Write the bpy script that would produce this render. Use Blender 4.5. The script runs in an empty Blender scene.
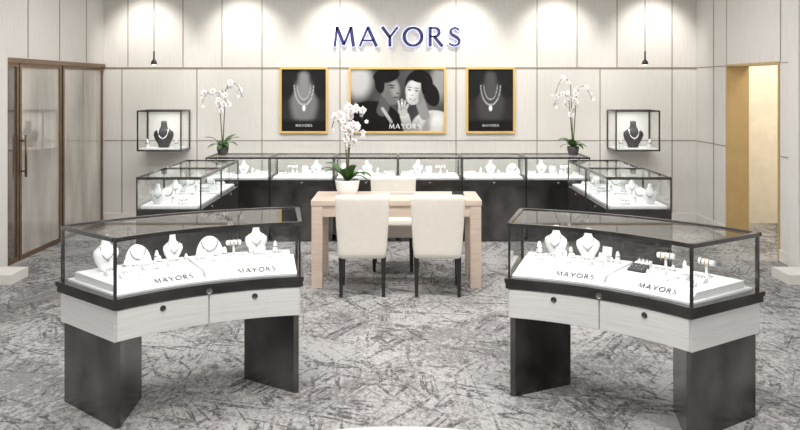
import bpy, bmesh, math, random
from mathutils import Vector, Matrix
random.seed(7)
scene = bpy.context.scene
COL = scene.collection
scene.view_settings.view_transform = 'Standard'
R = math.radians

# ------------------------------------------------------------------ materials
MATS = {}
def mat(name, c, rough=0.5, metal=0.0, var=0.06, scale=8.0, stretch=(1,1,1), bump=0.0, emis=None, estr=0.0, coat=0.0, spec=0.5):
    if name in MATS: return MATS[name]
    m = bpy.data.materials.new(name); m.use_nodes = True
    nt = m.node_tree; b = nt.nodes['Principled BSDF']
    tc = nt.nodes.new('ShaderNodeTexCoord'); mp = nt.nodes.new('ShaderNodeMapping')
    mp.inputs['Scale'].default_value = stretch
    nz = nt.nodes.new('ShaderNodeTexNoise'); nz.inputs['Scale'].default_value = scale; nz.inputs['Detail'].default_value = 6
    cr = nt.nodes.new('ShaderNodeValToRGB')
    cr.color_ramp.elements[0].position = 0.3; cr.color_ramp.elements[1].position = 0.7
    cr.color_ramp.elements[0].color = tuple(max(0, x*(1-var)) for x in c) + (1,)
    cr.color_ramp.elements[1].color = tuple(min(1, x*(1+var)) for x in c) + (1,)
    nt.links.new(tc.outputs['Object'], mp.inputs['Vector']); nt.links.new(mp.outputs[0], nz.inputs['Vector'])
    nt.links.new(nz.outputs['Fac'], cr.inputs['Fac']); nt.links.new(cr.outputs['Color'], b.inputs['Base Color'])
    b.inputs['Roughness'].default_value = rough; b.inputs['Metallic'].default_value = metal
    b.inputs['Specular IOR Level'].default_value = spec
    b.inputs['Coat Weight'].default_value = coat
    if bump:
        bp = nt.nodes.new('ShaderNodeBump'); bp.inputs['Strength'].default_value = bump
        nt.links.new(nz.outputs['Fac'], bp.inputs['Height']); nt.links.new(bp.outputs[0], b.inputs['Normal'])
    if emis:
        b.inputs['Emission Color'].default_value = emis + (1,); b.inputs['Emission Strength'].default_value = estr
    MATS[name] = m
    return m

def glass_mat():
    m = bpy.data.materials.new('clear_glass'); m.use_nodes = True
    nt = m.node_tree; nt.nodes.clear()
    o = nt.nodes.new('ShaderNodeOutputMaterial'); mx = nt.nodes.new('ShaderNodeMixShader')
    t = nt.nodes.new('ShaderNodeBsdfTransparent'); g = nt.nodes.new('ShaderNodeBsdfGlossy')
    lw = nt.nodes.new('ShaderNodeLayerWeight'); lw.inputs['Blend'].default_value = 0.5
    pw = nt.nodes.new('ShaderNodeMath'); pw.operation = 'POWER'; pw.inputs[1].default_value = 4.0
    mr = nt.nodes.new('ShaderNodeMapRange'); mr.inputs['To Min'].default_value = 0.05; mr.inputs['To Max'].default_value = 0.8
    t.inputs['Color'].default_value = (0.97, 0.985, 0.98, 1); g.inputs['Roughness'].default_value = 0.02
    nt.links.new(lw.outputs['Facing'], pw.inputs[0]); nt.links.new(pw.outputs[0], mr.inputs['Value'])
    nt.links.new(mr.outputs[0], mx.inputs[0]); nt.links.new(t.outputs[0], mx.inputs[1]); nt.links.new(g.outputs[0], mx.inputs[2])
    nt.links.new(mx.outputs[0], o.inputs[0])
    return m
GLASS = glass_mat()

def carpet_mat():
    m = bpy.data.materials.new('streaked_carpet'); m.use_nodes = True
    nt = m.node_tree; b = nt.nodes['Principled BSDF']; L = nt.links; N = nt.nodes.new
    tc = N('ShaderNodeTexCoord')
    def mapping(rot, sc, off=0):
        m1 = N('ShaderNodeMapping'); m1.inputs['Rotation'].default_value = (0,0,R(rot)); m1.inputs['Location'].default_value = (off, off*0.7, 0)
        m2 = N('ShaderNodeMapping'); m2.inputs['Scale'].default_value = sc
        L.new(tc.outputs['Object'], m1.inputs['Vector']); L.new(m1.outputs[0], m2.inputs['Vector']); return m2.outputs[0]
    def noise(vec, sc, det=6, rough=0.6, dist=0.0):
        n = N('ShaderNodeTexNoise'); n.inputs['Scale'].default_value = sc; n.inputs['Detail'].default_value = det
        n.inputs['Roughness'].default_value = rough; n.inputs['Distortion'].default_value = dist
        L.new(vec, n.inputs['Vector']); return n.outputs['Fac']
    def math_(op, a, bb):
        n = N('ShaderNodeMath'); n.operation = op
        for i, v in enumerate((a, bb)):
            if isinstance(v, (int, float)): n.inputs[i].default_value = v
            else: L.new(v, n.inputs[i])
        return n.outputs[0]
    def ramp(fac, a, bb, lo=0.0, hi=1.0):
        n = N('ShaderNodeMapRange'); n.inputs['From Min'].default_value = a; n.inputs['From Max'].default_value = bb
        n.inputs['To Min'].default_value = lo; n.inputs['To Max'].default_value = hi
        L.new(fac, n.inputs['Value']); return n.outputs[0]
    big = noise(mapping(20,(1,0.7,1)), 1.6, 4, 0.6, 0.4)
    spk = noise(mapping(0,(1,0.6,1)), 28, 4, 0.8)
    p = ramp(math_('ADD', big, math_('MULTIPLY', math_('SUBTRACT', spk, 0.5), 1.3)), 0.43, 0.60)
    g = ramp(noise(mapping(0,(1,0.7,1)), 60, 3, 0.75), 0.3, 0.7)
    def lines(rot, sc, w, seed, dist=0.25, off=0):
        v = noise(mapping(rot, sc, off), seed, 3, 0.55, dist)
        d = math_('ABSOLUTE', math_('SUBTRACT', v, 0.5), 0.0)
        return ramp(d, w*0.45, w, 1.0, 0.0)
    l1 = lines(62, (0.35, 3.0, 1), 0.026, 2.2)
    l2 = lines(-58, (0.35, 3.0, 1), 0.024, 2.0, 0.25, 3)
    l3 = lines(88, (0.30, 3.0, 1), 0.024, 2.4, 0.25, 7)
    l4 = lines(20, (0.40, 2.0, 1), 0.020, 1.8, 0.3, 11)
    mA = ramp(noise(mapping(10,(1,1,1)), 1.7, 5, 0.7), 0.48, 0.55)
    mB = ramp(noise(mapping(60,(1,1,1),5), 1.5, 5, 0.7), 0.48, 0.55)
    mC = ramp(noise(mapping(35,(1,1,1),9), 1.6, 5, 0.7), 0.49, 0.56)
    ln = math_('MAXIMUM', math_('MULTIPLY', l1, mA), math_('MULTIPLY', l2, mB))
    ln = math_('MAXIMUM', ln, math_('MULTIPLY', l3, mC))
    ln = math_('MAXIMUM', ln, math_('MULTIPLY', l4, math_('SUBTRACT', 1.0, mB)))
    brk = ramp(noise(mapping(0,(1,1,1)), 30, 3, 0.75), 0.38, 0.52)
    ln = math_('MULTIPLY', ln, brk)
    mx = N('ShaderNodeMix'); mx.data_type = 'RGBA'
    mx.inputs[6].default_value = (0.36, 0.352, 0.348, 1); mx.inputs[7].default_value = (0.20, 0.193, 0.189, 1)
    L.new(p, mx.inputs[0])
    mx2 = N('ShaderNodeMix'); mx2.data_type = 'RGBA'; mx2.inputs[7].default_value = (0.05, 0.046, 0.045, 1)
    L.new(math_('MULTIPLY', ln, 0.85), mx2.inputs[0]); L.new(mx.outputs[2], mx2.inputs[6])
    mx3 = N('ShaderNodeMix'); mx3.data_type = 'RGBA'; mx3.blend_type = 'MULTIPLY'; mx3.inputs[0].default_value = 1
    cmb = N('ShaderNodeCombineColor'); gg = ramp(g, 0, 1, 0.72, 1.24)
    for i in range(3): L.new(gg, cmb.inputs[i])
    L.new(mx2.outputs[2], mx3.inputs[6]); L.new(cmb.outputs[0], mx3.inputs[7])
    L.new(mx3.outputs[2], b.inputs['Base Color'])
    b.inputs['Roughness'].default_value = 0.95; b.inputs['Specular IOR Level'].default_value = 0.1
    bp = N('ShaderNodeBump'); bp.inputs['Strength'].default_value = 0.25; L.new(g, bp.inputs['Height']); L.new(bp.outputs[0], b.inputs['Normal'])
    return m

def attr_mat(name):
    m = bpy.data.materials.new(name); m.use_nodes = True
    nt = m.node_tree; b = nt.nodes['Principled BSDF']
    a = nt.nodes.new('ShaderNodeAttribute'); a.attribute_name = 'Col'
    nt.links.new(a.outputs['Color'], b.inputs['Base Color']); b.inputs['Roughness'].default_value = 0.6
    b.inputs['Specular IOR Level'].default_value = 0.15
    return m

M_CARPET = carpet_mat()
M_WALL = mat('linen_wall_panel', (0.63, 0.61, 0.57), 0.8, var=0.05, scale=5, stretch=(14,14,0.7), bump=0.05)
M_SIDEW = mat('side_wall_panel', (0.63, 0.61, 0.58), 0.8, var=0.05, scale=5, stretch=(10,10,0.7), bump=0.04)
M_SEAM = mat('seam_shadow_gap', (0.26, 0.22, 0.18), 0.6)
M_BRASSL = mat('slim_brass_line', (0.36, 0.28, 0.17), 0.4, 0.5)
M_CEIL = mat('white_ceiling', (0.8, 0.79, 0.77), 0.9)
M_BASE = mat('pale_baseboard', (0.66, 0.64, 0.60), 0.6)
M_GOLD = mat('gold_frame', (0.83, 0.56, 0.20), 0.3, 0.9, var=0.05)
M_GOLDP = mat('gold_jamb', (0.50, 0.36, 0.17), 0.45, 0.3, var=0.06)
M_CREAM = mat('cream_plaster', (0.80, 0.73, 0.61), 0.8)
M_STEEL = mat('blackened_steel_painted_reflections', (0.125, 0.121, 0.119), 0.24, 0.9, var=0.7, scale=3.2, stretch=(1,1,0.6), bump=0.06)  # strong mottling paints brushed reflections into the steel colour
M_STEEL2 = mat('dark_steel_trim', (0.09, 0.086, 0.084), 0.2, 0.85, var=0.3, scale=8)
M_VENEER = mat('whitewashed_veneer', (0.66, 0.65, 0.635), 0.5, var=0.08, scale=6, stretch=(0.6,0.6,22))
M_WHITE = mat('white_leatherette', (0.64, 0.64, 0.645), 0.55, var=0.03)
M_DECK = mat('white_deck', (0.76, 0.76, 0.76), 0.6, var=0.02)
M_GREY = mat('grey_suede', (0.30, 0.29, 0.28), 0.8, var=0.06)
M_BLACK = mat('black_velvet', (0.012, 0.012, 0.013), 0.6)
M_BLKW = mat('black_lacquer_wood', (0.012, 0.011, 0.011), 0.3)
M_SILVER = mat('silver_jewelry', (0.30, 0.29, 0.28), 0.18, 1.0, var=0.5, scale=90)
M_GOLDJ = mat('gold_jewelry', (0.66, 0.45, 0.2), 0.2, 1.0)
M_WOOD = mat('bleached_oak', (0.53, 0.43, 0.355), 0.5, var=0.10, scale=5, stretch=(1,14,14))
M_LEATH = mat('cream_leather', (0.70, 0.66, 0.59), 0.45, var=0.03, scale=20, bump=0.03)
M_BRONZE = mat('bronze_door_frame', (0.20, 0.13, 0.085), 0.32, 0.7, var=0.15)
M_DGLASS = mat('taupe_frosted_glass_painted_reflections', (0.40, 0.37, 0.33), 0.08, 0.1, var=0.35, scale=1.6, stretch=(1,2.5,0.5), coat=1.0)  # broad tonal noise paints blurry reflections into the glass colour
M_DGLASS2 = mat('smoked_dark_glass', (0.13, 0.105, 0.085), 0.10, 0.2, var=0.5, scale=2.0, stretch=(1,3,0.4), coat=1.0)
M_CER = mat('white_ceramic', (0.82, 0.82, 0.80), 0.2, var=0.01)
M_DPOT = mat('dark_glazed_pot', (0.05, 0.045, 0.045), 0.2)
M_LEAF = mat('orchid_leaf_green', (0.05, 0.12, 0.03), 0.35, var=0.25)
M_STEM = mat('orchid_stem_green', (0.06, 0.07, 0.025), 0.5, var=0.2)
M_PETAL = mat('orchid_white_petal', (0.76, 0.75, 0.75), 0.5, var=0.06, scale=60)
M_LIP = mat('orchid_lip', (0.55, 0.34, 0.24), 0.5)
M_MOSS = mat('dark_moss', (0.06, 0.06, 0.03), 0.9, var=0.4, scale=60)
M_NAVY = mat('navy_letter', (0.012, 0.010, 0.075), 0.4, var=0.05)
M_HALO = mat('halo_light', (0.6, 0.65, 0.9), 0.5, emis=(0.68, 0.70, 1.0), estr=1.15)
M_INK = mat('black_print', (0.015, 0.015, 0.02), 0.5)
M_WINK = mat('white_print', (0.85, 0.85, 0.85), 0.5)
M_LED = mat('led_strip', (1, 1, 1), 0.5, emis=(1.0, 0.98, 0.95), estr=4.0)
M_BULB = mat('warm_bulb', (1, .9, .7), 0.5, emis=(1.0, 0.8, 0.5), estr=4.0)

# ------------------------------------------------------------------ helpers
CACHE = {}
def mesh_obj(name, verts=None, faces=None, m=None, parent=None, smooth=False, key=None, mi=None, loc=None, rot=None):
    mats = m if isinstance(m, (list, tuple)) else [m]
    if key and key in CACHE: me = CACHE[key]
    else:
        me = bpy.data.meshes.new(name); me.from_pydata([tuple(v) for v in verts], [], faces)
        for x in mats: me.materials.append(x)
        if mi: 
            for p, i in zip(me.polygons, mi): p.material_index = i
        bm = bmesh.new(); bm.from_mesh(me); bmesh.ops.recalc_face_normals(bm, faces=bm.faces); bm.to_mesh(me); bm.free()
        if smooth:
            for p in me.polygons: p.use_smooth = True
        me.update()
        if key: CACHE[key] = me
    o = bpy.data.objects.new(name, me); COL.objects.link(o)
    if parent: o.parent = parent
    if loc: o.location = loc
    if rot: o.rotation_euler = rot
    return o

def join_geo(parts):
    V, F = [], []
    for v, f in parts:
        n = len(V); V += list(v); F += [tuple(i+n for i in ff) for ff in f]
    return V, F

def box(x0, x1, y0, y1, z0, z1):
    v = [(x0,y0,z0),(x1,y0,z0),(x1,y1,z0),(x0,y1,z0),(x0,y0,z1),(x1,y0,z1),(x1,y1,z1),(x0,y1,z1)]
    f = [(0,1,2,3),(4,5,6,7),(0,1,5,4),(1,2,6,5),(2,3,7,6),(3,0,4,7)]
    return v, f
def pane_y(x0, x1, y, z0, z1): return [(x0,y,z0),(x1,y,z0),(x1,y,z1),(x0,y,z1)], [(0,1,2,3)]
def pane_x(x, y0, y1, z0, z1): return [(x,y0,z0),(x,y1,z0),(x,y1,z1),(x,y0,z1)], [(0,1,2,3)]
def pane_z(x0, x1, y0, y1, z): return [(x0,y0,z),(x1,y0,z),(x1,y1,z),(x0,y1,z)], [(0,1,2,3)]

def bev(geo, w, seg=2):
    v, f = geo
    me = bpy.data.meshes.new('tmp'); me.from_pydata([tuple(a) for a in v], [], f)
    bm = bmesh.new(); bm.from_mesh(me); bmesh.ops.recalc_face_normals(bm, faces=bm.faces)
    bmesh.ops.bevel(bm, geom=list(bm.edges), offset=w, segments=seg, profile=0.6, affect='EDGES')
    V = [tuple(a.co) for a in bm.verts]; bm.verts.ensure_lookup_table(); bm.verts.index_update()
    F = [tuple(a.index for a in ff.verts) for ff in bm.faces]
    bm.free(); bpy.data.meshes.remove(me)
    return V, F

def xf(geo, M):
    return [tuple(M @ Vector(a)) for a in geo[0]], geo[1]

def loft(rings, cap=True):
    V = []; F = []; n = len(rings[0])
    for r in rings: V += r
    for i in range(len(rings)-1):
        for j in range(n):
            F.append((i*n+j, i*n+(j+1)%n, (i+1)*n+(j+1)%n, (i+1)*n+j))
    if cap:
        F.append(tuple(range(n))[::-1]); F.append(tuple((len(rings)-1)*n+j for j in range(n)))
    return V, F

def lathe(prof, n=20):
    return loft([[(r*math.cos(2*math.pi*j/n), r*math.sin(2*math.pi*j/n), z) for j in range(n)] for r, z in prof])

def tube(pts, rad, n=8, closed=False):
    pts = [Vector(p) for p in pts]; rings = []
    for i, p in enumerate(pts):
        if closed: t = pts[(i+1)%len(pts)] - pts[i-1]
        else: t = pts[min(i+1, len(pts)-1)] - pts[max(i-1, 0)]
        t.normalize()
        up = Vector((0,0,1)) if abs(t.z) < 0.9 else Vector((0,1,0))
        a = t.cross(up).normalized(); b = a.cross(t).normalized()
        r = rad[i] if isinstance(rad, (list, tuple)) else rad
        rings.append([tuple(p + a*math.cos(2*math.pi*j/n)*r + b*math.sin(2*math.pi*j/n)*r) for j in range(n)])
    if closed: 
        rings.append(rings[0]); return loft(rings, False)
    return loft(rings)

def arc(r0, r1, a0, a1, z0, z1, RM, n=14, z1b=None):
    if z1b is None: z1b = z1
    P = lambda r, a, z: (r*math.sin(a), r*math.cos(a)-RM, z)
    rings = []
    for i in range(n+1):
        a = a0 + (a1-a0)*i/n
        rings.append([P(r0,a,z0), P(r1,a,z0), P(r1,a,z1b), P(r0,a,z1)])
    return loft(rings)
def arc_sheet(r0, r1, a0, a1, z0, z1, RM, n=20):
    V=[]; F=[]
    for i in range(n+1):
        a = a0+(a1-a0)*i/n
        V += [(r0*math.sin(a), r0*math.cos(a)-RM, z0), (r1*math.sin(a), r1*math.cos(a)-RM, z1)]
    for i in range(n): F.append((2*i,2*i+2,2*i+3,2*i+1))
    return V,F

def thing(name, label, cat, loc=(0,0,0), rz=0, group=None, scale=1):
    e = bpy.data.objects.new(name, None); e.empty_display_size = 0.1; COL.objects.link(e)
    e.location = loc; e.rotation_euler = (0,0,rz); e.scale = (scale,)*3
    e['label'] = label; e['category'] = cat
    if group: e['group'] = group
    return e

def structure(name, geo, m):
    o = mesh_obj(name, geo[0], geo[1], m); o['kind'] = 'structure'; return o

# ------------------------------------------------------------------ lettering
def ribbon(pts, ws, extra=0.0):
    pts = [Vector((p[0], p[1], 0)) for p in pts]; V=[]; F=[]; n=len(pts)
    for i, p in enumerate(pts):
        t = pts[min(i+1,n-1)] - pts[max(i-1,0)]; t.normalize()
        q = p.copy()
        if i == 0: q = q - t*extra
        if i == n-1: q = q + t*extra
        nn = Vector((-t.y, t.x, 0)); w = (ws[i] if isinstance(ws,(list,tuple)) else ws)/2 + extra
        V += [q+nn*w, q-nn*w]
    return V, [(2*i, 2*i+1, 2*i+3, 2*i+2) for i in range(n-1)]
def glyphs():
    O = []; n=36
    for i in range(n+1):
        a = 2*math.pi*i/n; O.append((0.53+0.47*math.cos(a), 0.5+0.47*math.sin(a)))
    Ow = [0.07+0.07*abs(math.cos(2*math.pi*i/n)) for i in range(n+1)]
    bowl = [(0.1,0.96),(0.35,0.96)] + [(0.35+0.23*math.sin(math.pi*i/10), 0.735+0.225*math.cos(math.pi*i/10)) for i in range(1,10)] + [(0.35,0.51),(0.1,0.51)]
    bw = [0.06]*2 + [0.06+0.07*math.sin(math.pi*i/10) for i in range(1,10)] + [0.06]*2
    S = [(0.56,0.86),(0.48,0.94),(0.36,0.97),(0.22,0.93),(0.13,0.83),(0.13,0.70),(0.22,0.60),(0.36,0.52),(0.50,0.43),(0.59,0.32),(0.58,0.17),(0.48,0.07),(0.34,0.03),(0.18,0.06),(0.06,0.15)]
    Sw = [0.05,0.055,0.06,0.07,0.09,0.11,0.13,0.135,0.13,0.11,0.09,0.07,0.06,0.055,0.05]
    return {
     'M': (1.1, [([(0.05,0),(0.17,1)],0.07), ([(0.17,1),(0.54,0.08)],0.13), ([(0.54,0.08),(0.91,1)],0.07), ([(0.91,1),(1.04,0)],0.13)]),
     'A': (0.9, [([(0.0,0),(0.43,1)],0.07), ([(0.43,1),(0.88,0)],0.13), ([(0.15,0.30),(0.72,0.30)],0.05)]),
     'Y': (0.84, [([(0.02,1),(0.42,0.47)],0.13), ([(0.82,1),(0.42,0.47)],0.07), ([(0.42,0.5),(0.42,0)],0.12)]),
     'O': (1.06, [(O, Ow)]),
     'R': (0.78, [([(0.1,0),(0.1,1)],0.12), (bowl,bw), ([(0.32,0.5),(0.74,0)],0.13)]),
     'S': (0.64, [(S, Sw)])}
GL = glyphs()
def letter_geo(ch, extra=0.0, depth=0.1, z0=0.0):
    parts = []
    for pts, ws in GL[ch][1]:
        v, f = ribbon(pts, ws, extra); n=len(v)
        V = [Vector((a.x,a.y,z0)) for a in v] + [Vector((a.x,a.y,z0+depth)) for a in v]
        k = n//2; F = list(f) + [tuple(i+n for i in q) for q in f]
        for i in range(k-1):
            F += [(2*i,2*i+2,2*i+2+n,2*i+n), (2*i+1,2*i+3,2*i+3+n,2*i+1+n)]
        F += [(0,1,1+n,n), (n-2,n-1,2*n-1,2*n-2)]
        parts.append((V,F))
    return join_geo(parts)
def word_geo(word, width, M, depth=0.05, extra=0.0, gap=0.28, z0=0.0):
    tot = sum(GL[c][0] for c in word) + gap*(len(word)-1); s = width/tot; x = -tot/2; parts=[]
    for c in word:
        g = letter_geo(c, extra, depth, z0)
        parts.append(xf(g, M @ Matrix.Scale(s,4) @ Matrix.Translation((x,-0.5,0)))); x += GL[c][0]+gap
    return join_geo(parts)

# ------------------------------------------------------------------ room
HC = 3.35
XL, XR, YB = -4.0, 4.0, 10.8
fl = structure('floor', box(-7, 7.2, -3, 11.4, -0.05, 0.0), M_CARPET)
structure('ceiling', box(-7, 7.2, -3, 11.4, HC, HC+0.1), M_CEIL)
structure('wall_back', box(XL-0.12, XR+0.12, YB, YB+0.12, 0, HC), M_WALL)
structure('wall_left', box(XL-0.12, XL, 7.95, YB, 2.1, HC), M_SIDEW)
structure('wall_left', box(-7, -3.90, 7.75, 7.95, 0, HC), M_SIDEW)
structure('wall_right', box(XR, XR+0.25, 9.79, YB, 0, HC), M_SIDEW)
structure('wall_right', box(XR, XR+0.25, 8.42, 9.79, 2.1, HC), M_SIDEW)
structure('wall_right', box(XR, XR+0.25, 7.95, 8.42, 0, HC), M_SIDEW)
structure('wall_right', box(3.86, 7, 7.75, 7.95, 0, HC), M_SIDEW)
structure('wall_vestibule', box(4.25, 6.0, 10.7, 10.8, 0, HC), M_CREAM)
structure('wall_vestibule', box(5.9, 6.0, 7.95, 10.7, 0, HC), M_CREAM)
g = join_geo([box(3.985, 4.26, 9.765, 9.79, 0, 2.1), box(3.985, 4.26, 8.42, 8.445, 0, 2.1), box(3.985, 4.26, 8.445, 9.765, 2.075, 2.1)])
structure('trim_1', g, M_GOLDP)
structure('baseboard_back', box(XL, XR, YB-0.015, YB, 0, 0.12), M_BASE)
structure('baseboard_right', join_geo([box(3.985, 4.0, 9.80, YB-0.015, 0, 0.12), box(3.985, 4.0, 7.96, 8.41, 0, 0.12), box(3.60, 7, 7.40, 7.75, 0, 0.09)]), M_BASE)
structure('baseboard_left', box(-7, -3.60, 7.40, 7.75, 0, 0.09), M_BASE)
def pxX(px, d=YB): return (px-400)*d/800.0
seams = []
for px in (128, 183, 222, 262, 340, 456, 537, 577, 617, 672):
    x = pxX(px); seams.append(box(x-0.006, x+0.006, YB-0.004, YB, 2.09, HC))
for px in (122, 197, 262, 340, 456, 537, 600, 672):
    x = pxX(px); seams.append(box(x-0.006, x+0.006, YB-0.004, YB, 0.12, 2.075))
prev = XL
for px in (122, 197, 262, 340, 456, 537, 600, 672, None):
    x = pxX(px) if px else XR; seams.append(box(prev+0.006, x-0.006, YB-0.004, YB, 1.096, 1.106)); prev = x
structure('trim_2', join_geo(seams), M_SEAM)
structure('trim_3', join_geo([box(XL, XR, YB-0.012, YB, 2.075, 2.09)]), M_BRASSL)
sm = []
for y in (10.2,): sm.append(box(XR-0.004, XR, y-0.008, y+0.008, 0.12, HC))
sm.append(box(XR-0.004, XR, 9.79, YB-0.02, 2.078, 2.088)); sm.append(box(XR-0.004, XR, 7.96, 8.42, 2.078, 2.088))
sm.append(box(XR-0.004, XR, 9.79, YB-0.02, 1.095, 1.105)); sm.append(box(XR-0.004, XR, 7.96, 8.42, 1.095, 1.105))
sm.append(box(XR-0.004, XR, 8.40, 8.415, 2.1, HC)); sm.append(box(XR-0.004, XR, 9.79, 9.80, 2.1, HC))
for y in (8.6, 9.4, 10.2): sm.append(box(XL, XL+0.004, y-0.008, y+0.008, 2.14, HC))
structure('trim_4', join_geo(sm), M_SEAM)

def door(n, y0, y1, hy, gm):
    w = 0.045
    e = bpy.data.objects.new('door_%d' % n, None); COL.objects.link(e); e['kind'] = 'structure'
    e.location = (XL, (y0+y1)/2, 0); c=(y0+y1)/2; a=y0-c; b=y1-c
    fr = [box(-0.06,0.0,a,a+w,0,2.08), box(-0.06,0.0,b-w,b,0,2.08), box(-0.06,0.0,a+w,b-w,2.04,2.08), box(-0.06,0.0,a+w,b-w,0,0.05)]
    g = join_geo(fr); mesh_obj('door_frame', g[0], g[1], M_BRONZE, e)
    g = box(-0.03,-0.015,a+w,b-w,0.05,2.04); mesh_obj('door_glass', g[0], g[1], gm, e)
    if hy is not None:
        h = hy-c
        g = join_geo([tube([(0.05,h,0.88),(0.05,h,1.32)],0.013,10), tube([(0.0,h,0.94),(0.05,h,0.94)],0.008,8), tube([(0.0,h,1.26),(0.05,h,1.26)],0.008,8)])
        mesh_obj('door_handle', g[0], g[1], M_BRONZE, e, True)
door(1, 7.96, 8.40, None, M_DGLASS2)
door(2, 8.42, 9.46, 8.45, M_DGLASS)
door(3, 9.50, 10.78, None, M_DGLASS)
structure('trim_5', box(XL-0.02, XL+0.03, 7.96, YB-0.02, 2.08, 2.13), M_BRONZE)

# ------------------------------------------------------------------ wall sign
sg = thing('wall_sign', 'halo-lit navy metal letters reading MAYORS on the panelled wall', 'sign', (-0.04, YB, 2.50))
MW = Matrix.Rotation(R(90), 4, 'X')
tot = sum(GL[c][0] for c in 'MAYORS') + 0.28*5; s = 1.70/tot; x = -tot/2
for c in 'MAYORS':
    base = MW @ Matrix.Scale(s,4) @ Matrix.Translation((x,-0.5,0))
    g = xf(letter_geo(c, 0.025, 0.10, 0.12), base); lt = mesh_obj('letter', g[0], g[1], M_NAVY, sg)
    g = xf(letter_geo(c, 0.062, 0.06, 0.04), base); h = mesh_obj('halo_backing', g[0], g[1], M_HALO, lt)
    x += GL[c][0]+0.28

# ------------------------------------------------------------------ posters
M_ART = attr_mat('printed_picture')
def sm_(d, s): 
    v = 0.5 - d/s
    v = max(0.0, min(1.0, v)); return v*v*(3-2*v)
def ell(x, y, cx, cy, rx, ry, ang=0, soft=0.15):
    c, s = math.cos(R(ang)), math.sin(R(ang)); dx, dy = x-cx, y-cy
    u = (dx*c+dy*s)/rx; v = (-dx*s+dy*c)/ry
    return sm_(math.hypot(u, v)-1, soft)
def mixc(a, b, t): return a*(1-t)+b*t
def seg(x, y, x0, y0, x1, y1, w, soft=0.3):
    dx, dy = x1-x0, y1-y0; t = max(0,min(1,((x-x0)*dx+(y-y0)*dy)/(dx*dx+dy*dy)))
    return sm_((math.hypot(x-x0-t*dx, y-y0-t*dy)-w)/w, soft*2)
def art_couple(x, y):
    v = 0.06 + 0.025*math.sin(x*0.13)*math.cos(y*0.08)
    v = mixc(v, 0.50, ell(x,y,8,12,13,18,0,0.9)); v = mixc(v, 0.30, ell(x,y,93,12,9,20,0,1.0))
    # man behind: dark jacket, face in half shadow, leaning towards her
    v = mixc(v, 0.006, ell(x,y,18,64,36,30,-14,0.08))
    v = mixc(v, 0.10, seg(x,y,36,34,33,44,6,0.25))
    v = mixc(v, 0.45, seg(x,y,33,42,42,56,1.6,0.4))
    v = mixc(v, 0.16, ell(x,y,40,20,10.5,13,-10,0.12)); v = mixc(v, 0.15, ell(x,y,43,30,7,8,-20,0.15))
    v = mixc(v, 0.30, ell(x,y,46,21,4.5,9,-10,1.1))
    v = mixc(v, 0.006, ell(x,y,37,6.5,14,8,-12,0.15)); v = mixc(v, 0.006, ell(x,y,30,15,5,11,-6,0.25))
    v = mixc(v, 0.03, ell(x,y,42.5,17.2,3.6,0.8,4,0.6)); v = mixc(v, 0.035, ell(x,y,43,19.8,2.4,0.8,4,0.6))
    v = mixc(v, 0.06, ell(x,y,47,30,3.4,0.8,-6,0.7)); v = mixc(v, 0.08, ell(x,y,49,25.6,1.6,0.9,0,0.9))
    # woman: hair, blouse, neck, face
    v = mixc(v, 0.006, ell(x,y,71,16,14.5,15.5,10,0.10)); v = mixc(v, 0.008, ell(x,y,84,27,8,13,-18,0.15)); v = mixc(v, 0.03, ell(x,y,76,10,5,3,20,1.0))
    v = mixc(v, 0.60, ell(x,y,88,66,26,22,14,0.08)); v = mixc(v, 0.34, ell(x,y,78,64,4,16,20,0.9)); v = mixc(v, 0.78, ell(x,y,90,58,7,8,0,1.1))
    v = mixc(v, 0.26, seg(x,y,72,34,77,49,5.2,0.2))
    v = mixc(v, 0.50, ell(x,y,66,22,9.2,10.5,8,0.10)); v = mixc(v, 0.50, ell(x,y,64.6,29.5,7.0,8.6,8,0.10))
    v = mixc(v, 0.68, ell(x,y,62.5,26,4.2,7,6,1.3)); v = mixc(v, 0.64, ell(x,y,66,15.5,5,3,8,1.3))
    v = mixc(v, 0.22, ell(x,y,73.4,27,2.8,9,10,1.0))
    v = mixc(v, 0.006, ell(x,y,71,9.6,10,4.6,14,0.2)); v = mixc(v, 0.006, ell(x,y,76,18,3,10,-4,0.4))
    for ex, ey in ((61.2,22.0),(68.6,23.0)):
        v = mixc(v, 0.05, ell(x,y,ex,ey,1.8,0.7,8,0.6)); v = mixc(v, 0.12, ell(x,y,ex,ey-2.8,2.4,0.45,8,0.8))
    v = mixc(v, 0.32, ell(x,y,64.0,27.6,1.6,0.6,0,1.0))
    v = mixc(v, 0.14, ell(x,y,64.2,32.0,3.2,1.2,6,0.5)); v = mixc(v, 0.85, ell(x,y,64.2,31.8,2.3,0.55,6,0.6))
    # her raised hand beside the chin, with ring
    v = mixc(v, 0.55, seg(x,y,60,64,56,50,4.8,0.15)); v = mixc(v, 0.44, ell(x,y,54,44,4.8,6.0,-12,0.15))
    for x0,y0,x1,y1 in ((51,42,49.5,34),(53.4,40,53.2,32.5),(55.8,40,56.6,34),(57.6,42,59.4,38)):
        v = mixc(v, 0.10, seg(x,y,x0+0.5,y0,x1+0.5,y1,1.5,0.5)); v = mixc(v, 0.50, seg(x,y,x0,y0,x1,y1,1.05,0.5))
    v = mixc(v, 1.0, ell(x,y,53.2,36.5,0.9,0.9,0,0.4))
    v *= 1 - 0.55*max(0,min(1,(y-50)/12))*(1 if x<72 else 0.45)
    return (v, v*0.99, v*0.98)
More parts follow.
